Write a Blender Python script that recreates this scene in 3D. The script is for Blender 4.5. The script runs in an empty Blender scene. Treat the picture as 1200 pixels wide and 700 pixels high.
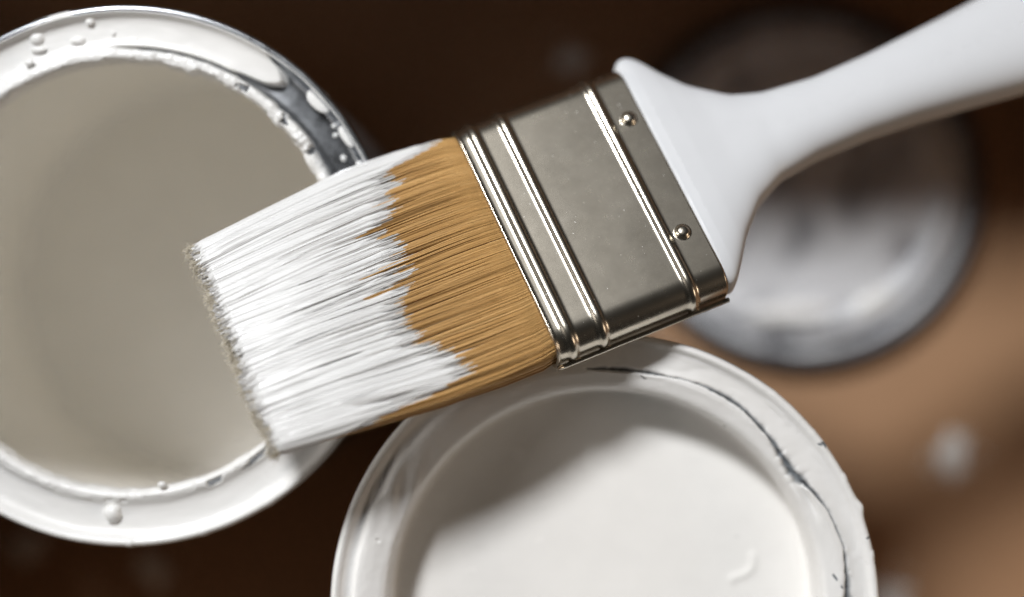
import bpy, math
import numpy as np
from mathutils import Matrix, Vector

S = 0.001            # everything below is measured in millimetres
rng = np.random.default_rng(7)
sc = bpy.context.scene
COL = sc.collection

# ------------------------------------------------------------------ camera
cam = bpy.data.cameras.new('camera')
cam.sensor_width = 36.0
cam.lens = 61.08
cam.clip_start = 0.01
cam.clip_end = 50.0
cam.dof.use_dof = True
cam.dof.focus_distance = 0.343
cam.dof.aperture_fstop = 2.7
cam.dof.aperture_blades = 0
camo = bpy.data.objects.new('camera', cam)
camo.location = (0, 0, 0.481)
camo.rotation_euler = (0, 0, 0)
COL.objects.link(camo)
sc.camera = camo

# ------------------------------------------------------------------ world
w = bpy.data.worlds.new('World')
sc.world = w
w.use_nodes = True
bg = w.node_tree.nodes['Background']
bg.inputs['Color'].default_value = (1.0, 0.93, 0.86, 1)
bg.inputs['Strength'].default_value = 0.014

# ------------------------------------------------------------------ lamps
def lamp(name, az, elev, dist, size, power, color, target=(0, 0, 0.125)):
    l = bpy.data.lights.new(name, 'AREA')
    l.shape = 'DISK'
    l.size = size
    l.energy = power
    l.color = color
    o = bpy.data.objects.new(name, l)
    a, e = math.radians(az), math.radians(elev)
    d = Vector((math.cos(e) * math.cos(a), math.cos(e) * math.sin(a), math.sin(e)))
    o.location = Vector(target) + d * dist
    o.rotation_euler = d.to_track_quat('Z', 'Y').to_euler()
    COL.objects.link(o)
    return o
lamp('window_light', 117, 46.6, 1.15, 0.21, 15.4, (0.98, 0.99, 1.0))
lamp('fill_light', 188, 21, 1.3, 0.45, 5.0, (1.0, 0.95, 0.89))  # added fill lamp from the left, standing in for ambient light
lamp('warm_fill_light', -14, 21, 1.3, 0.45, 2.6, (1.0, 0.80, 0.62))  # added warm fill, lifts the shade inside the front can

vs = sc.view_settings
vs.view_transform = 'Standard'
vs.look = 'None'
vs.exposure = 0.0
vs.gamma = 1.0
vs.use_curve_mapping = False
sc.cycles.use_denoising = True
sc.cycles.denoising_prefilter = 'FAST'
sc.cycles.use_adaptive_sampling = False
sc.cycles.max_bounces = 18
sc.cycles.diffuse_bounces = 16
sc.cycles.glossy_bounces = 6

# ------------------------------------------------------------------ helpers
def h2(ix, iy, seed):
    n = (ix.astype(np.int64) * 374761393 + iy.astype(np.int64) * 668265263 + seed * 974634777) & 0xffffffff
    n = ((n ^ (n >> 13)) * 1274126177) & 0xffffffff
    n = n ^ (n >> 16)
    return (n & 0xffffff) / float(0xffffff)

def vnoise(x, y, seed=0):
    """smooth value noise, -1..1"""
    x = np.asarray(x, float); y = np.asarray(y, float)
    x, y = np.broadcast_arrays(x, y)
    ix = np.floor(x); iy = np.floor(y)
    fx = x - ix; fy = y - iy
    fx = fx * fx * fx * (fx * (fx * 6 - 15) + 10)
    fy = fy * fy * fy * (fy * (fy * 6 - 15) + 10)
    a = h2(ix, iy, seed); b = h2(ix + 1, iy, seed); c = h2(ix, iy + 1, seed); d = h2(ix + 1, iy + 1, seed)
    return ((a * (1 - fx) + b * fx) * (1 - fy) + (c * (1 - fx) + d * fx) * fy) * 2 - 1

def fbm(x, y, seed=0, octs=3):
    s = 0; a = 1; t = 0
    for k in range(octs):
        s = s + a * vnoise(np.asarray(x) * 2 ** k, np.asarray(y) * 2 ** k, seed + 17 * k); t += a; a *= 0.5
    return s / t

def sstep(a, b, x):
    t = np.clip((x - a) / (b - a), 0, 1)
    return t * t * (3 - 2 * t)

def new_obj(name, verts, faces, mat, parent=None, smooth=True, attr=None):
    me = bpy.data.meshes.new(name)
    v = np.asarray(verts, float) * S
    if isinstance(faces, np.ndarray):
        nf, k = faces.shape
        me.vertices.add(len(v)); me.vertices.foreach_set('co', v.ravel())
        me.loops.add(nf * k); me.loops.foreach_set('vertex_index', faces.ravel().astype(np.int32))
        me.polygons.add(nf)
        me.polygons.foreach_set('loop_start', np.arange(0, nf * k, k, dtype=np.int32))
        me.update(calc_edges=True)
    else:
        me.from_pydata(v.tolist(), [], faces); me.update()
    me.validate()
    if smooth: me.polygons.foreach_set('use_smooth', [True] * len(me.polygons))
    if attr:
        for an, av in attr.items():
            at = me.attributes.new(an, 'FLOAT', 'POINT')
            at.data.foreach_set('value', np.asarray(av, np.float32).ravel())
    if mat: me.materials.append(mat)
    o = bpy.data.objects.new(name, me)
    COL.objects.link(o)
    if parent: o.parent = parent
    return o

def grid_faces(n, m, wrap_m=False, flip=False):
    """n rows of m points"""
    i = np.arange(n - 1)[:, None]; j = np.arange(m if wrap_m else m - 1)[None, :]
    j2 = (j + 1) % m
    a = i * m + j; b = i * m + j2; c = (i + 1) * m + j2; d = (i + 1) * m + j
    f = np.stack([a + 0 * b, b, c, d], -1).reshape(-1, 4)
    return f[:, ::-1].copy() if flip else f

def empty(name, loc, label, cat, group=None):
    o = bpy.data.objects.new(name, None)
    o.empty_display_size = 0.01
    o.location = Vector(loc) * S
    COL.objects.link(o)
    tag(o, label, cat, group)
    return o

def tag(o, label, cat, group=None):
    o['label'] = label; o['category'] = cat
    if group: o['group'] = group
    return o

def resample(prof, n, smooth=2):
    p = np.asarray(prof, float)
    for _ in range(smooth):                       # Chaikin, end points kept
        q = [p[0]]
        for a, b in zip(p[:-1], p[1:]): q += [a * .75 + b * .25, a * .25 + b * .75]
        q.append(p[-1]); p = np.array(q)
    d = np.concatenate([[0], np.cumsum(np.linalg.norm(np.diff(p, axis=0), axis=1))])
    t = np.linspace(0, d[-1], n)
    return np.stack([np.interp(t, d, p[:, 0]), np.interp(t, d, p[:, 1])], 1)

def lathe(name, prof, mat, parent, nth=256, smooth=2, n=None, zoff=0):
    p = resample(prof, n or len(prof) * 4, smooth)
    th = np.linspace(0, 2 * np.pi, nth, endpoint=False)
    v = np.stack([p[:, 0:1] * np.cos(th), p[:, 0:1] * np.sin(th), np.repeat(p[:, 1:2] + zoff, nth, 1)], -1).reshape(-1, 3)
    return new_obj(name, v, grid_faces(len(p), nth, True), mat, parent)

# ------------------------------------------------------------------ materials
def mat(name):
    m = bpy.data.materials.new(name); m.use_nodes = True
    nt = m.node_tree
    return m, nt, nt.nodes['Principled BSDF']
def N(nt, t, **kw):
    n = nt.nodes.new(t)
    for k, v in kw.items(): setattr(n, k, v)
    return n
def noise(nt, scale, detail=4, rough=.55, vec=None, dist=0):
    n = N(nt, 'ShaderNodeTexNoise'); n.inputs['Scale'].default_value = scale
    n.inputs['Detail'].default_value = detail; n.inputs['Roughness'].default_value = rough
    n.inputs['Distortion'].default_value = dist
    if vec is None:
        tc = N(nt, 'ShaderNodeTexCoord'); vec = tc.outputs['Object']
    nt.links.new(vec, n.inputs['Vector'])
    return n.outputs['Fac']
def ramp(nt, fac, stops):
    r = N(nt, 'ShaderNodeValToRGB')
    e = r.color_ramp.elements
    while len(e) < len(stops): e.new(0.5)
    for k, (p, c) in enumerate(stops):
        e[k].position = p; e[k].color = (*c, 1) if len(c) == 3 else c
    nt.links.new(fac, r.inputs['Fac'])
    return r.outputs['Color']
def mixc(nt, fac, a, b):
    m = N(nt, 'ShaderNodeMix', data_type='RGBA')
    for sock, v in ((m.inputs[0], fac), (m.inputs[6], a), (m.inputs[7], b)):
        if isinstance(v, (tuple, list)): sock.default_value = (*v, 1)
        elif isinstance(v, (int, float)): sock.default_value = v
        else: nt.links.new(v, sock)
    return m.outputs[2]
def mr(nt, v, a, b, c, d):
    n = N(nt, 'ShaderNodeMapRange'); nt.links.new(v, n.inputs[0])
    for k, x in zip((1, 2, 3, 4), (a, b, c, d)): n.inputs[k].default_value = x
    return n.outputs[0]
def bump(nt, bsdf, h, strength, dist):
    b = N(nt, 'ShaderNodeBump'); b.inputs['Strength'].default_value = strength; b.inputs['Distance'].default_value = dist
    nt.links.new(h, b.inputs['Height']); nt.links.new(b.outputs['Normal'], bsdf.inputs['Normal'])

def m_paint(name, col=(.80, .795, .78), rough=.34, bstr=.25, bscale=260, sss=0.0):
    m, nt, b = mat(name)
    c = ramp(nt, noise(nt, 90, 5), [(.3, tuple(x * .95 for x in col)), (.7, col)])
    nt.links.new(c, b.inputs['Base Color'])
    nt.links.new(mr(nt, noise(nt, 140, 3), .3, .7, rough * .8, rough * 1.25), b.inputs['Roughness'])
    bump(nt, b, noise(nt, bscale, 4), bstr, .00025)
    return m
M_PAINT_DRY = m_paint('dried_white_paint')
M_PAINT_WET = m_paint('wet_white_paint', (.895, .88, .85), .22, .04, 60)
M_INSIDE = m_paint('paint_stained_tin', (.91, .885, .835), .45, .2, 120)

def m_tin(name, col, r0, r1, bstr=.08, bscale=90):
    m, nt, b = mat(name)
    b.inputs['Metallic'].default_value = 1
    n1 = noise(nt, 70, 6, .65)
    nt.links.new(ramp(nt, n1, [(.3, tuple(x * .8 for x in col)), (.7, col)]), b.inputs['Base Color'])
    nt.links.new(mr(nt, noise(nt, 160, 5, .7), .3, .75, r0, r1), b.inputs['Roughness'])
    bump(nt, b, noise(nt, bscale, 3), bstr, .0004)
    return m
M_TIN = m_tin('tinplate', (.50, .52, .55), .22, .42)
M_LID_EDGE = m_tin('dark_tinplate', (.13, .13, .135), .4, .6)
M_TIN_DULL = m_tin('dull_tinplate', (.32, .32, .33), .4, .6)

# front can: thick dried paint that has cracked down to the tin
def m_cracked():
    m, nt, b = mat('cracked_white_paint')
    at = N(nt, 'ShaderNodeAttribute', attribute_name='bare')
    c = ramp(nt, noise(nt, 90, 5), [(.3, (.765, .755, .735)), (.7, (.80, .79, .775))])
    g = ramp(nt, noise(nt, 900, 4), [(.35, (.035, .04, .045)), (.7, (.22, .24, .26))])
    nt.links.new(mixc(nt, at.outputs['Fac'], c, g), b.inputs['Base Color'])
    nt.links.new(mr(nt, noise(nt, 140, 3), .3, .7, .27, .45), b.inputs['Roughness'])
    bump(nt, b, noise(nt, 330, 4), .3, .00025)
    return m
M_CRACK = m_cracked()

# ferrule: bright plated steel, a little dull, specks and hair scratches
def m_ferrule():
    m, nt, b = mat('plated_steel')
    b.inputs['Metallic'].default_value = 1
    tc = N(nt, 'ShaderNodeTexCoord')
    mp = N(nt, 'ShaderNodeMapping'); mp.inputs['Scale'].default_value = (1, .15, 1)
    nt.links.new(tc.outputs['Object'], mp.inputs['Vector'])
    n1 = noise(nt, 120, 6, .7)
    c = ramp(nt, n1, [(.25, (.54, .49, .405)), (.6, (.58, .53, .445)), (.85, (.66, .61, .525))])
    n2 = noise(nt, 1500, 2, .5)
    sp = ramp(nt, n2, [(.735, (0, 0, 0)), (.77, (1, 1, 1))])
    nt.links.new(mixc(nt, sp, c, (.80, .79, .77)), b.inputs['Base Color'])
    r = mr(nt, noise(nt, 260, 6, .75), .3, .75, .258, .280)
    ad = N(nt, 'ShaderNodeMath', operation='MULTIPLY_ADD'); nt.links.new(sp, ad.inputs[0]); ad.inputs[1].default_value = .22; nt.links.new(r, ad.inputs[2])
    nt.links.new(ad.outputs[0], b.inputs['Roughness'])
    mp2 = N(nt, 'ShaderNodeMapping'); mp2.inputs['Scale'].default_value = (120, 2200, 120); mp2.inputs['Rotation'].default_value = (0, 0, .6)
    nt.links.new(tc.outputs['Object'], mp2.inputs['Vector'])
    scr = mr(nt, noise(nt, 1.0, 1, .4, mp2.outputs['Vector'], .6), .80, .86, 0, 1)
    ad2 = N(nt, 'ShaderNodeMath', operation='MULTIPLY_ADD'); nt.links.new(scr, ad2.inputs[0]); ad2.inputs[1].default_value = .2; nt.links.new(ad.outputs[0], ad2.inputs[2])
    nt.links.new(ad2.outputs[0], b.inputs['Roughness'])
    h = N(nt, 'ShaderNodeMath', operation='ADD')
    nt.links.new(noise(nt, 55, 2), h.inputs[0]); nt.links.new(mr(nt, n2, .6, .8, 0, .25), h.inputs[1])
    bump(nt, b, h.outputs[0], .018, .0006)
    return m
M_FERR = m_ferrule()

def m_handle():
    m, nt, b = mat('white_plastic')
    b.inputs['Base Color'].default_value = (.625, .636, .655, 1)
    nt.links.new(mr(nt, noise(nt, 220, 4), .3, .7, .40, .52), b.inputs['Roughness'])
    bump(nt, b, noise(nt, 700, 3), .06, .0002)
    return m
M_HANDLE = m_handle()

def m_bristle():
    m, nt, b = mat('synthetic_bristle')
    p = N(nt, 'ShaderNodeAttribute', attribute_name='paint')
    t = N(nt, 'ShaderNodeAttribute', attribute_name='tone')
    tan = ramp(nt, t.outputs['Fac'], [(0, (.27, .14, .042)), (.5, (.59, .345, .125)), (1, (.76, .49, .21))])
    nt.links.new(mixc(nt, mr(nt, p.outputs['Fac'], -.15, .15, 0, 1), tan, (.70, .69, .675)), b.inputs['Base Color'])
    b.inputs['Roughness'].default_value = .38
    return m
M_BRISTLE = m_bristle()
def m_plain(name, col, rough):
    m, nt, b = mat(name)
    nt.links.new(ramp(nt, noise(nt, 400, 4), [(.3, tuple(x * .85 for x in col)), (.7, col)]), b.inputs['Base Color'])
    b.inputs['Roughness'].default_value = rough
    return m
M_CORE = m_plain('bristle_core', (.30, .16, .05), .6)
M_FUZZ = m_plain('bristle_tips', (.76, .70, .58), .6)
M_COAT = m_paint('brush_paint', (.72, .718, .71), .36, .06, 500)
M_COAT.node_tree.nodes['Principled BSDF'].inputs['Specular IOR Level'].default_value = .28
_nt = M_COAT.node_tree; _b = _nt.nodes['Principled BSDF']
_tc = N(_nt, 'ShaderNodeTexCoord'); _mp = N(_nt, 'ShaderNodeMapping'); _mp.inputs['Scale'].default_value = (110, 1100, 1100)
_nt.links.new(_tc.outputs['Object'], _mp.inputs['Vector'])
_nt.links.new(mr(_nt, noise(_nt, 1.0, 2, .5, _mp.outputs['Vector'], .3), .50, .62, .30, .10), _b.inputs['Roughness'])

def m_card():
    m, nt, b = mat('brown_cardboard')
    c = ramp(nt, noise(nt, 14, 6, .6), [(.3, (.35, .20, .105)), (.7, (.42, .245, .135))])
    nt.links.new(c, b.inputs['Base Color'])
    b.inputs['Roughness'].default_value = .62
    bump(nt, b, noise(nt, 500, 4), .3, .0002)
    return m
M_CARD = m_card()

def m_lid():
    m, nt, b = mat('paint_smeared_tin')
    n = noise(nt, 38, 6, .62, dist=.8)
    k = ramp(nt, n, [(.36, (0, 0, 0)), (.52, (1, 1, 1))])
    nt.links.new(mixc(nt, k, (.36, .37, .40), (.80, .81, .83)), b.inputs['Base Color'])
    nt.links.new(mr(nt, k, 0, 1, .85, 0), b.inputs['Metallic'])
    nt.links.new(mr(nt, k, 0, 1, .42, .5), b.inputs['Roughness'])
    bump(nt, b, n, .3, .001)
    return m
M_LID = m_lid()

# ------------------------------------------------------------------ setting: cardboard floor, plus out-of-view boards added to keep light off it
v = [(-700, -700, 0), (700, -700, 0), (700, 700, 0), (-700, 700, 0)]
fl = new_obj('floor', v, [(0, 1, 2, 3)], M_CARD, smooth=False); fl['kind'] = 'structure'
def light_blocker(name, x0, x1, y0, y1, h):
    v = [(x0, y0, 0), (x1, y0, 0), (x1, y1, 0), (x0, y1, 0), (x0, y0, h), (x1, y0, h), (x1, y1, h), (x0, y1, h)]
    o = new_obj(name, v, [(3, 2, 1, 0), (4, 5, 6, 7), (0, 1, 5, 4), (1, 2, 6, 5), (2, 3, 7, 6), (3, 0, 4, 7)], M_CARD, smooth=False)
    o['kind'] = 'structure'
light_blocker('light_blocker_back', -146, 156, 100, 104, 126)
light_blocker('light_blocker_left', -146, -142, -130, 100, 148)
light_blocker('light_blocker_right', 152, 156, -130, 100, 124)
light_blocker('light_blocker_front', -146, 156, -134, -130, 88)

# ------------------------------------------------------------------ paint cans
RIM = [(54.3, -9), (54.3, -3), (54.9, -2.4), (55.3, -1.5), (55.2, -.5), (54.6, 0), (53.9, -.2), (53.6, -1.0), (53.3, -2.6), (52.6, -3.7),
       (51.2, -4.1), (48.2, -4.1), (46.9, -3.7), (46.2, -2.7), (45.9, -1.5), (45.4, -.9), (44.8, -.85), (44.3, -1.3), (44.1, -2.2), (44.1, -6.5),
       (44.4, -7.2), (45.2, -7.0)]
RIM_LOW = [(r, z - 1.3 * (r < 47)) for r, z in RIM]
def can(name, x, y, h, label, paint_z, rim=RIM):
    e = empty(name, (x, y, 0), label, 'paint can', 'open paint cans')
    wp = [(0, 1.2), (52, 1.2), (53.6, 1.2), (54.6, 0.2), (54.9, .8), (54.3, 2.5), (54.3, 5), (54.3, h - 10), (54.3, h - 8.6)]
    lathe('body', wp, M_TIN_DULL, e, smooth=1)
    lathe('inner_wall', [(53.6, h - 8), (53.7, h - 14), (53.7, paint_z), (53.7, 2)], M_INSIDE, e, smooth=0, n=20)
    lathe('bounce_ring', [(53.7, h - 7.8), (50, h - 7.7), (45.3, h - 7.6)], M_INSIDE, e, smooth=0, n=6)  # white annulus added out of view to reflect light inside the can
    lathe('rim', rim, M_TIN, e, nth=360, smooth=2, n=110, zoff=h)
    return e

def coat(name, parent, h, A, B, nth, npf, mask_fn, extra_fn, mat_, bare_fn=None, side=None):
    """paint skin over the rim: where the mask is 1 it follows profile B, where 0 it sinks under the tin"""
    a = resample(A, npf, 2); b = resample(B, npf, 2)
    bs = resample(side[0], npf, 2) if side else b
    # pair both by their share of length
    th = np.linspace(0, 2 * np.pi, nth, endpoint=False)
    TH = np.repeat(th[None, :], npf, 0)
    q = np.repeat(np.linspace(0, 1, npf)[:, None], nth, 1)
    wgt = side[1](th)[None, :] if side else 0 * th[None, :]
    r_b = b[:, 0:1] * (1 - wgt) + bs[:, 0:1] * wgt; z_b = b[:, 1:2] * (1 - wgt) + bs[:, 1:2] * wgt
    d = np.gradient(b, axis=0); nrm = np.stack([-d[:, 1], d[:, 0]], 1); nrm /= np.linalg.norm(nrm, axis=1)[:, None] + 1e-9
    if nrm[npf // 3, 1] < 0: nrm = -nrm
    m = mask_fn(TH, r_b, q)
    ex, dr = extra_fn(TH, r_b, q)
    R_ = a[:, 0:1] * (1 - m) + (r_b + dr) * m + nrm[:, 0:1] * ex
    Z_ = a[:, 1:2] * (1 - m) + z_b * m + nrm[:, 1:2] * ex
    v = np.stack([R_ * np.cos(TH), R_ * np.sin(TH), Z_ + h], -1).reshape(-1, 3)
    at = {'bare': bare_fn(TH, r_b, q).ravel()} if bare_fn else None
    return new_obj(name, v, grid_faces(npf, nth, True), mat_, parent, attr=at)

def blob(name, parent, x, y, z, rx, ry, rz, ang=0, seed=0, mat_=None, n=14):
    """a rounded drop, slightly uneven"""
    u = np.linspace(0, np.pi, n); t = np.linspace(0, 2 * np.pi, 2 * n, endpoint=False)
    U, T = np.meshgrid(u, t, indexing='ij')
    k = 1 + .14 * vnoise(T * 1.1 + 3, U * 1.3, seed)
    X = np.sin(U) * np.cos(T) * rx * k; Y = np.sin(U) * np.sin(T) * ry * k; Z = np.cos(U) * rz
    c, s = math.cos(ang), math.sin(ang)
    v = np.stack([x + X * c - Y * s, y + X * s + Y * c, z + Z], -1).reshape(-1, 3)
    return new_obj(name, v, grid_faces(n, 2 * n, True, True), mat_ or M_PAINT_DRY, parent)

deg = math.degrees
# --- the deep can on the left
HL = 127.0
XL, YL = -78.76, 4.69
c1 = can('paint_can', XL, YL, HL, 'open tin of white paint, nearly empty, whitened ring, under the brush tip', 10)
A1 = [(55.1, -1.6), (54.9, -.6), (54.4, -.2), (53.9, -.5), (53.6, -1.4), (53.2, -2.9), (52.4, -4.0), (51, -4.4), (48.2, -4.4), (46.6, -3.9), (45.9, -2.8), (45.6, -1.7),
      (45.2, -1.15), (44.8, -1.15), (44.5, -1.6), (44.4, -2.3), (44.4, -5), (44.5, -6.5)]
B1 = [(55.45, -1.7), (55.35, -.5), (54.6, .14), (53.8, -.1), (53.4, -.8), (52.9, -1.5), (51.9, -1.9), (50.5, -2.0), (48.6, -1.95), (47.3, -1.7), (46.5, -1.15), (45.9, -.7),
      (45.3, -.45), (44.7, -.5), (44.1, -1.0), (43.8, -2.2), (43.75, -5), (44.0, -6.5)]
def wrapd(t, c):   # signed degrees from c
    return (np.degrees(t) - c + 180) % 360 - 180
def mask1(T, r, q):
    n = fbm(T * 14, r * .5, 3, 3)
    a = wrapd(T, 28)                                    # the bare stretch lies round 28 degrees
    half = 26 + 9 * np.exp(-((r - 47.0) / .9) ** 2) - 3 * np.exp(-((r - 50.5) / 1.6) ** 2) + 3 * sstep(52, 53.4, r)
    bare = sstep(1.2, -1.2, np.abs(a) - half) * sstep(45.9, 46.6, r) * sstep(53.95, 53.6, r)
    lip = sstep(46.6, 46.0, r)
    # crust on the inner lip, flaked off in places
    fl = fbm(T * 22, q * 9, 11, 3) + .35 * np.sin(T * 2 + 1.0)
    bare = np.maximum(bare, lip * sstep(.46, .62, fl) * sstep(130, 60, np.abs(wrapd(T, 20))))
    fl2 = fbm(T * 9, q * 6, 21, 2)
    line = lip * sstep(45.0, 45.3, r) * sstep(46.3, 46.0, r) * sstep(.05, .25, fl2) * sstep(50, 20, np.abs(wrapd(T, 305)))
    bare = np.maximum(bare, line)
    # outer bead shows tin in stretches
    bead = sstep(53.9, 54.5, r) * sstep(-.15, .55, fbm(T * 5, r * 0, 31, 2) + 1.1 * np.cos(T - 1.15) - .35)
    arc = sstep(46.15, 46.4, r) * sstep(47.2, 46.8, r) * sstep(42, 30, np.abs(wrapd(T, 55)))
    bare = np.maximum(bare, arc)
    bare = np.maximum(bare, bead)
    return 1 - bare
def extra1(T, r, q):
    lip = sstep(46.8, 45.8, r)
    up = sstep(75, 30, np.abs(wrapd(T, 45)))
    crumb = np.maximum(fbm(T * 24, q * 9, 41, 3), -.1) * (.22 + .78 * up + .35 * sstep(60, 25, np.abs(wrapd(T, 250)))) * .62 * lip
    lumps = np.maximum(fbm(T * 11, r * .8, 43, 2) - .2, 0) * .9 * lip * (.4 + .6 * up)
    wav = .06 * fbm(T * 10, r * .6, 47, 3)
    edge = np.maximum(vnoise(T * 22, r * 0, 49) - .7, 0) * .8 * sstep(53.6, 54.4, r)
    return crumb + lumps + wav + edge, 0 * T
coat('dried_paint_ring', c1, HL, A1, B1, 1200, 100, mask1, extra1, M_PAINT_DRY)
# the paint left in the can
def liquid(name, parent, z, r, relief, nr=70, nth=240):
    rr = np.linspace(0.02, r, nr); th = np.linspace(0, 2 * np.pi, nth, endpoint=False)
    Rr, T = np.meshgrid(rr, th, indexing='ij')
    X = Rr * np.cos(T); Y = Rr * np.sin(T)
    v = np.stack([X, Y, z + relief(X, Y, Rr)], -1).reshape(-1, 3)
    return new_obj(name, v, grid_faces(nr, nth, True), M_PAINT_WET, parent)
liquid('paint', c1, 10, 53.6, lambda X, Y, R_: .25 * fbm(X * .06, Y * .06, 3, 2) + 1.2 * sstep(51, 53.6, R_) ** 2)
def pxl(px, py, z):   # point measured on the picture, in mm at height z
    return (px - 600) * (481 - z) / 2036., (350 - py) * (481 - z) / 2036.
# drops on the ring: offset from can centre, height under the rim, radii
DROPS1 = [(-3.0, -48.6, -2.8, 1.9, 1.9, 1.7, 0), (-18.5, 48.6, -2.75, 1.5, 1.3, .8, .3), (-18.0, 46.2, -2.5, 1.5, .7, .5, .1), (-19.8, 43.4, -1.6, 1.1, .7, .45, .4),
          (-10.2, 48.0, -2.8, 1.6, .9, .8, .1), (-7.6, 51.9, -2.5, 1.0, .9, .7, 0), (-2.9, 49.5, -2.9, .55, .55, .5, 0), (7.4, -42.6, -1.0, .8, .7, .6, 0), (1.7, 48.3, -2.95, .45, .4, .35, 0)]
for k, (x, y, z, a, b_, c_, an) in enumerate(DROPS1):
    blob('paint_drop', c1, x, y, HL + z + .9, a, b_, c_, an, 60 + k)
SPOTS1 = [(39.3, 35.9, 3.1, 1.9, 2.25), (45.2, 28.8, 2.6, 1.5, 2.1), (42.1, 30.8, .55, .5, 0), (42.4, 28.9, .6, .55, 0), (47.6, 22.6, 1.2, .9, 1.9), (44.0, 24.2, .8, .6, 1.9)]
for k, (x, y, a, b_, an) in enumerate(SPOTS1):
    rr = math.hypot(x, y)
    zz = np.interp(rr, [46.9, 48.2, 51.2, 52.6, 53.3], [-3.7, -4.1, -4.1, -3.7, -2.6])
    blob('paint_spot', c1, x, y, HL + zz + .05, a, b_, .38, an, 80 + k)

# --- the full can in front
HF = 131.0
XF, YF = 18.74, -62.40
c2 = can('paint_can', XF, YF, HF, 'tin brimming with white paint below the ferrule, its thick dried rim skin cracked', HF - 13, RIM_LOW)
CR_A = [-6, 3, 5.8, 14, 24, 30, 32.6, 36, 40.6, 45.3, 55, 62, 67, 74, 80, 88, 95]
CR_R = [48.6, 49.1, 49.3, 49.8, 49.2, 47.9, 47.3, 46.6, 47.0, 47.7, 49.0, 49.2, 49.0, 48.5, 48.3, 48.2, 48.4]
CR_W = [1.7, 2.1, 1.2, .36, .36, .9, 2.3, 2.7, 1.8, 1.1, .8, .85, .36, .2, .8, 1.0, .0]
def crack(T):
    d = (np.degrees(T) + 180) % 360 - 180
    rc = np.interp(d, CR_A, CR_R) + .14 * fbm(T * 26, T * 0, 5, 2)
    wd = np.interp(d, CR_A, CR_W, left=0, right=0) * (1 + .45 * fbm(T * 34, T * 0, 8, 2))
    return rc, wd, d
def ridge(T):
    """radius of the skin's outer ridge"""
    d = (np.degrees(T)) % 360
    return np.interp(d, [0, 14, 24, 36, 46, 56, 67, 80, 95, 120, 150, 180, 230, 300, 345, 360],
                     [49.0, 49.8, 49.1, 47.4, 48.0, 49.0, 49.0, 48.4, 48.6, 49.4, 50.0, 50.3, 50.2, 49.6, 48.6, 49.0])
A2 = [(55.2, -3), (55.1, -1.4), (54.9, -.6), (54.4, -.3), (53.7, -.9), (53.2, -2.6), (52.4, -3.7), (51, -4.3), (50, -4.4), (48.2, -4.4), (46.8, -4.0), (46.2, -2.9), (45.6, -1.7),
      (45.0, -2.4), (44.5, -2.8), (44.4, -3.3), (44.4, -5), (44.6, -9), (44.8, -18)]
B2 = [(55.4, -3), (55.5, -1.4), (55.2, -.2), (54.5, .25), (53.8, -.1), (53.4, -.6), (52.9, -1.0), (52.1, -1.25), (51.3, -1.2), (50.7, -.85), (50.2, -.45), (49.4, -.25), (48.0, -.5),
      (46.6, -.9), (45.2, -1.3), (44.3, -2.0), (43.8, -3.6), (43.4, -7), (43.3, -18)]
B2R = [(55.4, -3), (55.5, -1.4), (55.2, -.2), (54.5, .2), (53.9, -.15), (53.4, -.7), (52.8, -1.05), (52.0, -1.2), (51.2, -1.2), (50.6, -1.1), (50.0, -.9), (49.3, -.55), (48.2, -.4),
      (46.6, -.85), (45.2, -1.3), (44.3, -2.0), (43.8, -3.6), (43.4, -7), (43.3, -18)]
def mask2(T, r, q): return np.ones_like(T)
def extra2(T, r, q):
    rc, wd, d = crack(T)
    rd = ridge(T)
    on = sstep(43.9, 45.5, r) * sstep(53.4, 52.0, r)
    dr = (rd - 49.7) * np.exp(-((r - 49.6) / 2.0) ** 2)
    rr = r + dr
    e = .07 * fbm(T * 12, r * .5, 13, 3) * on + .02 * fbm(T * 40, r * 2, 14, 2)
    # wrinkles in the skin, left, and the buckle beside the wide crack, right
    wr = np.exp(-((d - 150) / 9.0) ** 2) * np.sin((r * .75 + d * .22) * 2.0) * .22 * on
    bk = -.75 * np.exp(-((d - 27.5) / 4.5) ** 2 - ((rr - 46.4) / .75) ** 2) + .35 * np.exp(-((d - 31) / 7.0) ** 2 - ((rr - 45.2) / .6) ** 2)
    lump = np.maximum(fbm(T * 7, r * .45, 19, 2) - .2, 0) * .45 * sstep(100, 40, np.abs(wrapd(T, 40))) * sstep(50.5, 51.4, r) * sstep(53.6, 52.6, r)
    edge = (np.maximum(vnoise(T * 30, r * 0, 23) - .5, 0) * .45 + np.maximum(fbm(T * 6, r * 0, 29, 2) - .25, 0) * .9) * sstep(54.3, 55.0, r) * sstep(70, 30, np.abs(wrapd(T, 0)))
    edge += np.exp(-((d - 21.5) / 1.6) ** 2) * .7 * sstep(54.6, 55.3, r)
    cut = -1.0 * np.exp(-((rr - rc) / (wd * .5 + .02)) ** 2) * sstep(.02, .12, wd)
    lipc = .10 * np.exp(-((rr - rc + wd * .5 + .25) / .3) ** 2) * sstep(.1, .3, wd)
    dim = -.28 * np.exp(-((d - 163.5) / .45) ** 2 - ((r - 47.6) / .42) ** 2) + .10 * np.exp(-((d - 163.5) / 1.0) ** 2 - ((r - 47.6) / .85) ** 2)
    return e + wr + bk + lump + edge + cut + lipc + dim, dr
CHIPS = [(7.5, 46.9, .9, .3), (36.8, 54.9, .8, .35), (37.3, 54.4, .5, .25), (80.5, 47.2, .9, .16), (5.0, 48.2, .5, .2), (15, 54.9, .25, .5), (9.5, 55.2, .3, .3)]
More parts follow.
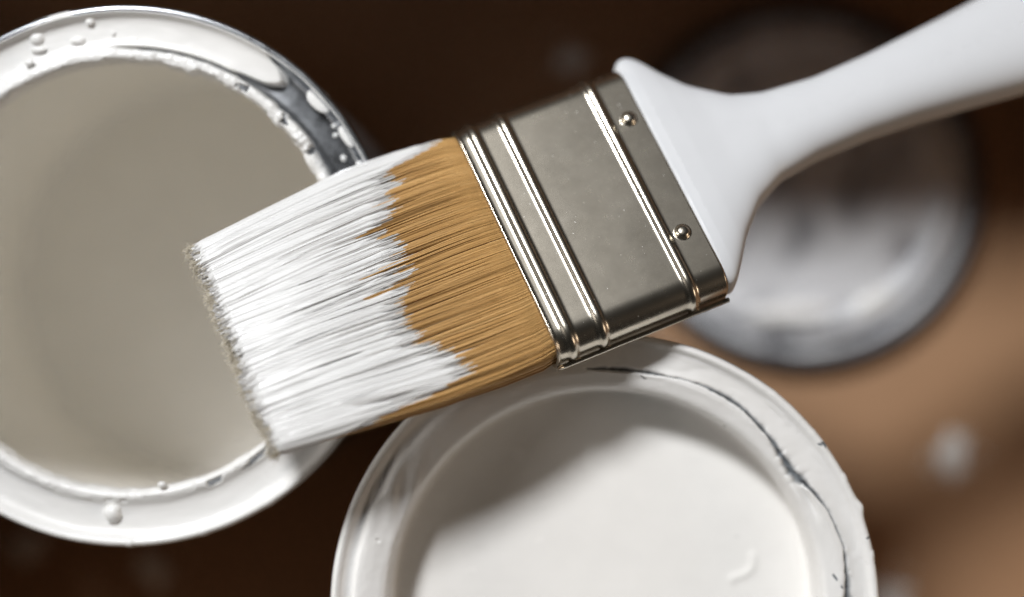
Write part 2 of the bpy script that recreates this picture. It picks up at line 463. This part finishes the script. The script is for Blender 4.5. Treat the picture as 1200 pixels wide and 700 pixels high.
def bare2(T, r, q):
    rc, wd, d = crack(T)
    rr = r + (ridge(T) - 49.7) * np.exp(-((r - 49.6) / 2.0) ** 2)
    b = np.exp(-((rr - rc) / (wd * .48 + .02)) ** 4) * sstep(.02, .1, wd)
    for (a, ra, wa, wr_) in CHIPS:
        b = np.maximum(b, sstep(1.3, .7, np.sqrt(((d - a) / wa) ** 2 + ((rr - ra - .25 * np.sin(d * 2.1)) / wr_) ** 2)))
    return np.clip(b, 0, 1)
coat('dried_paint_skin', c2, HF, A2, B2, 1800, 150, mask2, extra2, M_CRACK, bare2, (B2R, lambda t: sstep(95, 62, np.abs(wrapd(t, 22)))))
def relief2(X, Y, R_):
    # an S-shaped trail of thicker paint near the lower right, and faint flow marks
    t = np.linspace(0, 1, 40)
    sx = 31.6 - 3.4 * t + .9 * np.sin(t * 5.0); sy = 8.4 - 4.6 * t - 1.0 * np.sin(t * 3.1)
    dd = np.full(X.shape, 1e9)
    for a, b_ in zip(sx, sy): dd = np.minimum(dd, (X - a) ** 2 + (Y - b_) ** 2)
    return .30 * np.exp(-dd / .75) + .12 * fbm(X * .07, Y * .07, 9, 2) + 1.0 * sstep(41.5, 44.5, R_) ** 2
liquid('paint', c2, HF - 13.3, 53.5, relief2, 200, 420)
for k, (px, py, a) in enumerate([(863, 628, .32), (930, 595, .2), (560, 640, .2)]):
    x, y = pxl(px, py, HF - 13); blob('paint_fleck', c2, x - XF, y - YF, HF - 13.2, a, a * .8, a * .6, 0, 90 + k)

# ------------------------------------------------------------------ tin lid lying on the floor
LX, LY = 79.1, 31.2
ld = empty('can_lid', (LX, LY, 0), 'round tin can lid smeared with white paint, on cardboard behind the handle', 'can lid')
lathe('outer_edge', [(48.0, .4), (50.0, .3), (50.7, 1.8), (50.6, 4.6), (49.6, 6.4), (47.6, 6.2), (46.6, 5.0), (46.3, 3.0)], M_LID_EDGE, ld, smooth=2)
lathe('channel', [(46.8, 3.6), (45.8, 2.6), (43.6, 2.4), (42.4, 3.2), (41.8, 6.2), (41.0, 7.4), (39.6, 7.6)], M_LID, ld, smooth=2)
lathe('centre_panel', [(40.4, 7.55), (38.8, 7.2), (38.2, 5.8), (37.2, 5.3), (30, 5.2), (29, 5.7), (27.6, 5.7), (26.6, 5.2), (12, 5.1), (0.02, 5.1)], M_LID, ld, smooth=1)
for k, (x, y, a, b_, an) in enumerate([(20.0, -33.0, 6.5, 3.0, .5), (34.6, 8.0, 11, 2.6, 1.75), (-3, -35.5, 12, 2.6, 0.05), (-36, -8, 8, 2.2, 1.5)]):
    blob('paint_smear', ld, x, y, 5.9, a, b_, 1.5, an, 120 + k, M_PAINT_WET)

# ------------------------------------------------------------------ spilt paint on the cardboard
def splash(x, y, r, label, seed, ex=1.0, ang=0.0, nd=5):
    o = empty('paint_splash', (x, y, 0), label, 'paint splash', 'spilt paint drops on the cardboard')
    n, m_ = 10, 72
    u = np.linspace(0.01, 1, n); t = np.linspace(0, 2 * np.pi, m_, endpoint=False)
    U, T = np.meshgrid(u, t, indexing='ij')
    k = 1 + .75 * fbm(np.cos(T) * 1.6 + 5, np.sin(T) * 1.6, seed, 3) + .15 * vnoise(np.cos(T) * 5, np.sin(T) * 5, seed + 3)
    X = U * r * k * np.cos(T) * ex; Y = U * r * k * np.sin(T)
    c, s = math.cos(ang), math.sin(ang)
    Z = .05 + .9 * np.sqrt(np.clip(1 - U ** 4, 0, 1))
    v = np.stack([X * c - Y * s, X * s + Y * c, Z], -1).reshape(-1, 3)
    new_obj('puddle', v, grid_faces(n, m_, True), M_PAINT_WET, o)
    for j in range(nd):
        a = rng.uniform(0, 6.28); d = r * rng.uniform(1.1, 2.2); q = r * rng.uniform(.08, .2)
        blob('droplet', o, d * math.cos(a), d * math.sin(a), .1, q, q, q * .5, 0, seed + j, M_PAINT_WET, 8)
    return o
splash(122.8, -43.4, 3.9, 'white paint splash on lit brown cardboard at the right', 201, 1.6, 1.25, 16)
splash(16.5, 66.9, 4.2, 'faint paint drop on shaded cardboard above the ferrule', 211)
splash(104.5, -84.0, 6.0, 'paint splash at the bottom edge, right of the full tin', 221)
splash(-99.2, -74.5, 4.5, 'dim paint splash on dark cardboard just below the nearly empty tin', 231)
splash(-134.6, -68.5, 4.5, 'dim paint splash in the lower left corner of the cardboard', 241)

# ------------------------------------------------------------------ paintbrush
MB_ = Matrix(((0.9162306756, -0.4001945108, 0.0191233507, -1.809 * S),
              (0.3632539039, 0.8498976999, 0.3817335471, 12.436 * S),
              (-0.1690205619, -0.3428093539, 0.9240745622, 136.5 * S), (0, 0, 0, 1)))
br = empty('paintbrush', (0, 0, 0), 'flat brush with white handle, metal ferrule and tan bristles half coated in paint', 'paintbrush')
br.matrix_world = MB_
# local axes: x towards the handle, y across, z out of the upper face; x = 0 where the bristles leave the ferrule

# --- ferrule: rounded box with three rolled ribs
HW, TH_, CRN, FL = 27.0, 13.0, 4.9, 37.3
def section(hw, top, bot, r, n_flat=40, n_c=14, n_s=6):
    """closed rounded rectangle, list of (y, z, ny, nz)"""
    pts = []
    def arc(cy, cz, a0, a1, n):
        for a in np.linspace(a0, a1, n, endpoint=False):
            pts.append((cy + r * math.cos(a), cz + r * math.sin(a), math.cos(a), math.sin(a)))
    def line(y0, z0, y1, z1, ny, nz, n):
        for t in np.linspace(0, 1, n, endpoint=False): pts.append((y0 + (y1 - y0) * t, z0 + (z1 - z0) * t, ny, nz))
    h = math.pi / 2
    arc(hw - r, top - r, 0, h, n_c); line(hw - r, top, -hw + r, top, 0, 1, n_flat)
    arc(-hw + r, top - r, h, 2 * h, n_c); line(-hw, top - r, -hw, bot + r, -1, 0, n_s)
    arc(-hw + r, bot + r, 2 * h, 3 * h, n_c); line(-hw + r, bot, hw - r, bot, 0, -1, n_flat)
    arc(hw - r, bot + r, 3 * h, 4 * h, n_c); line(hw, bot + r, hw, top - r, 1, 0, n_s)
    return np.array(pts)
sec = section(HW, 0, -TH_, CRN)
xs = np.unique(np.concatenate([np.linspace(0, FL, 60), np.linspace(1.2, 6, 40), np.linspace(7.8, 12.4, 40), np.linspace(27.2, 32, 40), np.linspace(0, .8, 8), np.linspace(FL - .5, FL, 6)]))
def ribh(x):
    h = np.zeros_like(x)
    for c, wd, hh in ((3.5, .95, .6), (10.1, .88, .6), (29.6, .88, .6)):
        h += hh * np.exp(-np.abs((x - c) / wd) ** 3.0)
    h += .22 * sstep(.9, .3, x) - .55 * sstep(.35, 0, x)
    h -= .25 * sstep(FL - .35, FL, x)
    return h
hx = ribh(xs)
X = np.repeat(xs[:, None], len(sec), 1)
wob = .02 * vnoise(X * .10, np.arange(len(sec))[None, :] * .09, 5) * (np.abs(sec[None, :, 3]) > .9)
dent = -.03 * np.exp(-((X - 20) / 7) ** 2 - ((sec[None, :, 0] - 3) / 11) ** 2) * (sec[None, :, 3] > .9)
off = hx[:, None] + wob + dent
Y = sec[None, :, 0] + sec[None, :, 2] * off; Z = sec[None, :, 1] + sec[None, :, 3] * off
outer = np.stack([X, Y, Z], -1)
inner = outer[[-1, 0]].copy()
sec_i = section(HW - .9, -.9, -TH_ + .9, CRN - .6)
for k, xx in ((0, FL - .1), (1, .15)):
    inner[k, :, 0] = xx; inner[k, :, 1] = sec_i[:, 0]; inner[k, :, 2] = sec_i[:, 1]
tube = np.concatenate([inner[1:2], outer, inner[0:1]], 0)
fer = new_obj('ferrule', tube.reshape(-1, 3), grid_faces(len(tube), len(sec), True), M_FERR, br)
# folded side seam along the lower edge
ss = np.linspace(0, 2 * np.pi, 16, endpoint=False)
xs2 = np.linspace(-.2, FL + .05, 24)
sy = -27.75 + .50 * np.cos(ss); sz = -6.9 + .62 * np.sin(ss)
Vs = np.stack([np.repeat(xs2[:, None], 16, 1), np.repeat(sy[None], 24, 0) + .03 * vnoise(xs2 * .4, 0 * xs2, 3)[:, None], np.repeat(sz[None], 24, 0)], -1)
f = grid_faces(24, 16, True).tolist() + [list(range(16)), list(range(23 * 16 + 15, 23 * 16 - 1, -1))]
new_obj('seam', Vs.reshape(-1, 3), f, M_FERR, fer)
# rivets
for (rx_, ry_) in ((34.1, 13.95), (33.2, -13.3)):
    p = resample([(0.01, .95), (.7, .88), (1.15, .55), (1.32, .1), (1.42, .0), (1.6, -.06), (1.8, -.12), (1.9, -.2)], 24, 2)
    t = np.linspace(0, 2 * np.pi, 28, endpoint=False)
    v = np.stack([rx_ + p[:, 0:1] * 1.15 * np.cos(t), ry_ + p[:, 0:1] * 1.15 * np.sin(t), np.repeat(p[:, 1:2] * 1.1 + .05, 28, 1)], -1).reshape(-1, 3)
    new_obj('rivet', v, grid_faces(24, 28, True), M_FERR, fer)

# --- handle: shoulder, concave waist, slowly widening grip
HU = np.array([(36.6, 25.5), (37.3, 27.6), (38.2, 28.9), (39.6, 29.5), (41.4, 29.1), (43.2, 27.2), (45.4, 23.9), (49.5, 18.85), (56.8, 13.32), (63.7, 11.06), (75.2, 9.95), (87.8, 10.4), (98.7, 11.4), (107.5, 12.3), (118, 13.6), (135, 14.6), (150, 13.2), (160, 9.5), (165, 4.5), (166.3, 0.3)])
HL_ = np.array([(36.6, -25.0), (37.3, -26.0), (38.2, -26.4), (39.6, -26.0), (41.0, -24.4), (42.6, -22.3), (46.5, -17.1), (52.3, -11.49), (59.0, -8.2), (68.6, -6.73), (80.8, -6.5), (92.6, -7.14), (104.2, -8.33), (116, -9.7), (135, -11.2), (150, -10.2), (160, -7.2), (165, -3.4), (166.3, -.3)])
xs = np.unique(np.concatenate([np.linspace(36.6, 48, 50), np.linspace(48, 166.3, 90), np.linspace(160, 166.3, 14)]))
def smooth_interp(x, P):
    y = np.interp(x, P[:, 0], P[:, 1])
    xx = np.linspace(36.6, 166.3, 1600); yy = np.interp(xx, P[:, 0], P[:, 1])
    k = np.hanning(41); k /= k.sum()
    ys = np.convolve(np.pad(yy, 20, 'edge'), k, 'valid')
    return np.interp(x, xx, ys)
yu = smooth_interp(xs, HU); yl = smooth_interp(xs, HL_)
hb = np.interp(xs, [36.6, 38, 40, 44, 50, 60, 75, 100, 130, 150, 160, 165, 166.3], [5.4, 5.95, 6.1, 6.0, 5.6, 5.6, 6.2, 7.2, 7.8, 7.2, 5.4, 2.6, .3])
na = 64
an = np.linspace(0, 2 * np.pi, na, endpoint=False)
ex = np.interp(xs, [36.6, 45, 60, 166], [4.5, 3.4, 2.5, 2.3])[:, None]
ca = np.sign(np.cos(an))[None] * np.abs(np.cos(an))[None] ** (2 / ex); sa = np.sign(np.sin(an))[None] * np.abs(np.sin(an))[None] ** (2 / ex)
cy = ((yu + yl) / 2)[:, None]; hw = ((yu - yl) / 2)[:, None]
# the broad shoulder is flatter than an ellipse: round only its outer few millimetres
V = np.stack([np.repeat(xs[:, None], na, 1), cy + hw * ca, -6.5 + hb[:, None] * sa], -1)
V = np.concatenate([V[:1] * np.array([1, .0, 1]) + np.array([0, cy[0, 0], 0]), V], 0)
hnd = new_obj('handle', V.reshape(-1, 3), grid_faces(len(V), na, True), M_HANDLE, br)

# --- bristles
BL = 57.2
def half_w(x):   # x negative towards the tip
    return np.interp(-x, [-2, 0, 2, 12, 24, 37, 47, 54, 60], [25.6, 25.9, 26.6, 27.0, 26.7, 25.4, 24.4, 23.7, 23.2])
def top_z(x):
    return np.interp(-x, [-2, 0, 1.5, 8, 20, 35, 50, 60], [-1.1, -1.0, -.55, -.25, -.2, -.35, -.7, -1.1])
def bot_z(x):
    return np.interp(-x, [-2, 0, 3, 12, 20, 35, 50, 60], [-11.8, -11.8, -11.6, -10.2, -8.4, -7.6, -7.0, -6.6])
EXP = 4.2
def perim(phi):
    """unit superellipse: (across, up)"""
    c, s = np.cos(phi), np.sin(phi)
    return np.sign(c) * np.abs(c) ** (2 / EXP), np.sign(s) * np.abs(s) ** (2 / EXP)
PB = np.array([(27, -2.5), (24.73, -3.29), (23.66, -8.23), (22.65, -14.5), (20.27, -15.0), (16.4, -16.6), (13.56, -18.1), (11.86, -18.4), (10.67, -21.0), (8.75, -19.7), (6.39, -19.4), (3.47, -19.1), (-.22, -20.3),
               (-2.41, -21.2), (-3.76, -22.6), (-6.63, -24.1), (-11.15, -24.0), (-14.98, -23.6), (-16.5, -20.5), (-18.74, -19.3), (-21.5, -16.8), (-23.6, -17.6), (-24.5, -22), (-25.3, -30.5), (-26, -36), (-27.5, -38)])[::-1]
def paint_x(y, z_up):
    """x at which the paint ends for a bristle that leaves the ferrule at y; the lower side carries less"""
    u = y / 26.6
    streak = sstep(.42, .78, vnoise(u * 62, 0 * u, 91)) * (5 + 5 * vnoise(u * 13, 0 * u, 92)) * sstep(-14, 2, y)
    return np.interp(y, PB[:, 0], PB[:, 1]) - streak

NC = 46                                       # clumps across
cl_c = np.sort(np.linspace(-1, 1, NC) + rng.uniform(-.016, .016, NC))
def clump_shift(u, x, k):
    """pull of a strand at u (-1..1) towards its clump centre, growing away from the ferrule"""
    i = np.abs(u[:, None] - cl_c[None, :]).argmin(1)
    c = cl_c[i]
    g = sstep(6, 24, -x) * (1 - .55 * sstep(34, 54, -x))
    return (c - u)[:, None] * g * k[:, None], i

def strands(n, phi, rho, seg=15, rad=.15, seed=1):
    r2 = np.random.default_rng(seed)
    cx, cz = perim(phi)
    u = cx * rho
    xe = -BL + r2.normal(0, .45, n) + .7 * vnoise(u * 9, 0 * u, 77)
    s = np.linspace(0, 1, seg)[None, :]
    x = 1.5 + (xe[:, None] - 1.5) * s
    hw_ = half_w(x); tz = top_z(x); bz = bot_z(x)
    sh, ci = clump_shift(u, x, r2.uniform(.15, .5, n))
    w1 = .012 * vnoise(u[:, None] * 5 + 3, x * .05, 51) * sstep(2, 30, -x) + .005 * vnoise(u[:, None] * 24, x * .04, 52) * sstep(4, 30, -x)
    jit = r2.normal(0, .0035, n)[:, None] * sstep(3, 40, -x) * np.sin(s * r2.uniform(2, 5, n)[:, None] + r2.uniform(0, 6, n)[:, None])
    y = (u[:, None] + sh + w1 + jit) * hw_
    mid = (tz + bz) / 2; hh = (tz - bz) / 2
    z = mid + hh * (cz * rho)[:, None]
    # clumps stand a little proud in their middle
    cdist = np.abs(u - cl_c[ci]) / (1.0 / NC)
    z = z + (np.sign(cz) * (.16 - .3 * cdist ** 2))[:, None] * sstep(6, 26, -x) * .8
    z = z + (r2.normal(0, .13, n))[:, None] * sstep(0, 10, -x) + .20 * vnoise(u[:, None] * 40, x * .02, 53) * sstep(2, 18, -x)
    yb = u * 26.6
    px_ = paint_x(yb, cz) + r2.normal(0, .7, n) + 1.0 * vnoise(u * 34, 0 * u, 61) + .8 * vnoise(u * 110, 0 * u, 62)
    low = sstep(.35, -.3, cz)                    # lower side: paint starts nearer the tip
    px_ = px_ - low * 12
    pa = px_[:, None] - x                       # millimetres into the painted part
    tone = np.clip(.5 + .15 * r2.normal(0, 1, n)[:, None] + .10 * vnoise(u * 14, 0 * u, 71)[:, None] + 0 * x, 0, 1)
    P = np.stack([x, y, z], -1)
    k = 3
    a = np.linspace(0, 2 * np.pi, k, endpoint=False)
    rad_ = rad * (1 - .35 * s)[..., None] * np.ones((n, 1, 1))
    ring = P[:, :, None, :] + np.stack([0 * a, np.cos(a), np.sin(a)], -1)[None, None] * rad_[..., None]
    v = ring.reshape(-1, 3)
    j = np.arange(seg - 1)[:, None]; q = np.arange(k)[None, :]
    f1 = np.stack([j * k + q, j * k + (q + 1) % k, (j + 1) * k + (q + 1) % k, (j + 1) * k + q], -1).reshape(-1, 4)
    f = (np.arange(n)[:, None, None] * seg * k + f1[None]).reshape(-1, 4)
    return v, f, np.repeat(pa.ravel(), k), np.repeat(tone.ravel(), k)

n_top, n_rest = 3600, 1500
def spread_phi(n, lo, hi, r2):
    """angles spread evenly along the superellipse outline"""
    p = np.linspace(lo, hi, 4000); a, b = perim(p)
    d = np.concatenate([[0], np.cumsum(np.hypot(np.diff(a) * 26.5, np.diff(b) * 5.6))])
    return np.interp(r2.uniform(0, d[-1], n), d, p)
r3 = np.random.default_rng(11)
phi = np.concatenate([spread_phi(n_top, .0, math.pi, r3), spread_phi(n_rest, math.pi, 2 * math.pi, r3)])
rho = 1 - np.abs(r3.normal(0, .045, len(phi))); 
v, f, pa, tn = strands(len(phi), phi, rho, seed=5)
bo = new_obj('bristles', v, f, M_BRISTLE, br, attr={'paint': pa, 'tone': tn}); bo['kind'] = 'stuff'
# dense heart of the bundle
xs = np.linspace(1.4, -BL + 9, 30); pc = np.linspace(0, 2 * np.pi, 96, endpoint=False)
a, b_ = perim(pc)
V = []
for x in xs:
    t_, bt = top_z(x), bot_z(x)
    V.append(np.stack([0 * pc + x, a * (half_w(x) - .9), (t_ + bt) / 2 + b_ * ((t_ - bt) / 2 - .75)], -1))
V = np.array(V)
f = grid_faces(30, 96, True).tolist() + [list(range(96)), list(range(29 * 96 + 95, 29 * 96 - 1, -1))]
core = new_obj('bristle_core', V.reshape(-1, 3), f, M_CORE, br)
V = []
for x in np.linspace(-BL + 9, -BL + .9, 30):
    t_, bt = top_z(x), bot_z(x)
    V.append(np.stack([0 * pc + x, a * (half_w(x) - .5), (t_ + bt) / 2 + b_ * ((t_ - bt) / 2 - .35)], -1))
new_obj('bristle_ends', np.array(V).reshape(-1, 3), f, M_FUZZ, br)

# --- paint caked on the bristles
nu, nx = 1500, 170
ph = np.linspace(-.75, math.pi + .75, 6000); aa, bb = perim(ph)
d = np.concatenate([[0], np.cumsum(np.hypot(np.diff(aa) * 26.5, np.diff(bb) * 5.6))])
PHI = np.interp(np.linspace(0, d[-1], nu), d, ph)
cu, cz = perim(PHI)
xg = np.concatenate([np.linspace(-1.5, -24, 75, endpoint=False), np.linspace(-24, -BL + .4, nx - 75)])
Xg = np.repeat(xg[:, None], nu, 1); U = np.repeat(cu[None], nx, 0); CZ = np.repeat(cz[None], nx, 0)
px_ = paint_x(cu * 26.6, cz) - sstep(.35, -.3, cz) * 12 + 1.2 * vnoise(cu * 34, 0 * cu, 61) + .8 * vnoise(cu * 110, 0 * cu, 62) - .8
dx = px_[None, :] - Xg                                # distance into the painted part
tip = Xg + BL
# ridges that run with the bristles
ci = np.abs(cu[:, None] - cl_c[None, :]).argmin(1)
cd = np.abs(cu - cl_c[ci]) * NC
bend = .014 * vnoise(Xg * .04, U * 5, 63) + .012 * vnoise(Xg * .03, U * 2, 66)
ridges = .20 * vnoise((U + bend) * 28, Xg * .03, 64) + .45 * vnoise((U + bend) * 52, Xg * .018, 65) + .40 * vnoise((U + bend * .8) * 95, Xg * .022, 67) + .18 * vnoise((U + bend * .8) * 190, Xg * .03, 68)
smoothz = np.exp(-((Xg + 43) / 9) ** 2 - ((U * 26.5 - 2) / 15) ** 2)      # where the paint lies thick and even
thick = -.45 + .69 * sstep(-.2, 4, dx) + .22 * sstep(6, 22, dx) + .10 * smoothz
amp = (.27 - .14 * smoothz) * sstep(0, 9, dx) * (1 - .42 * sstep(10, 22, dx))
t = thick + amp * ridges
# slits between clumps where the bristles stay bare
slit = sstep(.68, .86, vnoise((U + bend) * 46, Xg * .02 + 9, 68) + .25 * vnoise((U + bend) * 90, Xg * .03, 69)) * sstep(1, 6, dx) * sstep(26, 13, dx)
t = t - 1.0 * slit
# the lower long edge has one long open slit
ye = U * 26.6
slit2 = np.exp(-((ye + 24.4 + .10 * (Xg + 22)) / .42) ** 2) * sstep(-8, -14, Xg) * sstep(-44, -30, Xg) * (CZ > 0)
t = t - 1.5 * slit2
drips = np.maximum(vnoise((U + bend) * 42, Xg * .10, 72) - .5, 0) * .45 * sstep(8, 14, dx) * (1 - .5 * smoothz)
t = t + drips
# rounded, ragged tip
rag = .9 * vnoise(U * 20, 0 * U, 73) + .8 * vnoise(U * 55, 0 * U, 74)
t = np.where(tip < 3, t - .5 * sstep(2.0, 0, tip + rag * .7), t)
hw_ = half_w(Xg); tz = top_z(Xg); bz = bot_z(Xg)
mid = (tz + bz) / 2; hh = (tz - bz) / 2
nrm = np.stack([np.sign(U) * np.abs(U) ** (EXP - 1) / 26.5, np.sign(CZ) * np.abs(CZ) ** (EXP - 1) / 5.0], -1)
nrm /= np.linalg.norm(nrm, axis=-1, keepdims=True)
Yg = U * hw_ + nrm[..., 0] * t + (.012 * vnoise(U * 5 + 3, Xg * .05, 51) * sstep(2, 30, -Xg)) * hw_
Zg = mid + hh * CZ + nrm[..., 1] * t
Xq = Xg + (rag * .8) * sstep(4, 0, tip)
V = np.stack([Xq, Yg, Zg], -1)
new_obj('paint_coat', V.reshape(-1, 3), grid_faces(nx, nu, False, True), M_COAT, br)
# --- frayed ends of the bristles
n = 6500
r4 = np.random.default_rng(21)
u0 = r4.uniform(-1, 1, n); c0 = r4.uniform(-1, 1, n) ** 1
rg = .9 * vnoise(u0 * 20, 0 * u0, 73) + .8 * vnoise(u0 * 55, 0 * u0, 74)
x0 = -BL + 1.0 + rg * .8 + r4.normal(0, .25, n)
seg = 5
L = np.abs(r4.normal(1.45, .4, n)) + .3
dirv = np.stack([-np.ones(n), r4.normal(0, .42, n), r4.normal(.0, .45, n)], -1); dirv /= np.linalg.norm(dirv, axis=1)[:, None]
curl = r4.normal(0, .55, (n, 3)); curl[:, 0] *= .3
hwf = 23.5; tzf, bzf = top_z(-BL), bot_z(-BL)
sc_ = (1 - np.abs(u0) ** EXP) ** (1 / EXP)
base = np.stack([x0, u0 * hwf, (tzf + bzf) / 2 + (tzf - bzf) / 2 * c0 * sc_ * .97], -1)
s = np.linspace(0, 1, seg)[None, :, None]
P = base[:, None] + dirv[:, None] * L[:, None, None] * s + curl[:, None] * s ** 2 * L[:, None, None] * .7
a = np.linspace(0, 2 * np.pi, 3, endpoint=False)
ring = P[:, :, None] + np.stack([0 * a, np.cos(a), np.sin(a)], -1)[None, None] * (.085 * (1 - .5 * s))[..., None]
j = np.arange(seg - 1)[:, None]; q = np.arange(3)[None]
f1 = np.stack([j * 3 + q, j * 3 + (q + 1) % 3, (j + 1) * 3 + (q + 1) % 3, (j + 1) * 3 + q], -1).reshape(-1, 4)
f = (np.arange(n)[:, None, None] * seg * 3 + f1[None]).reshape(-1, 4)
fz = new_obj('frayed_tips', ring.reshape(-1, 3), f, M_FUZZ, br); fz['kind'] = 'stuff'
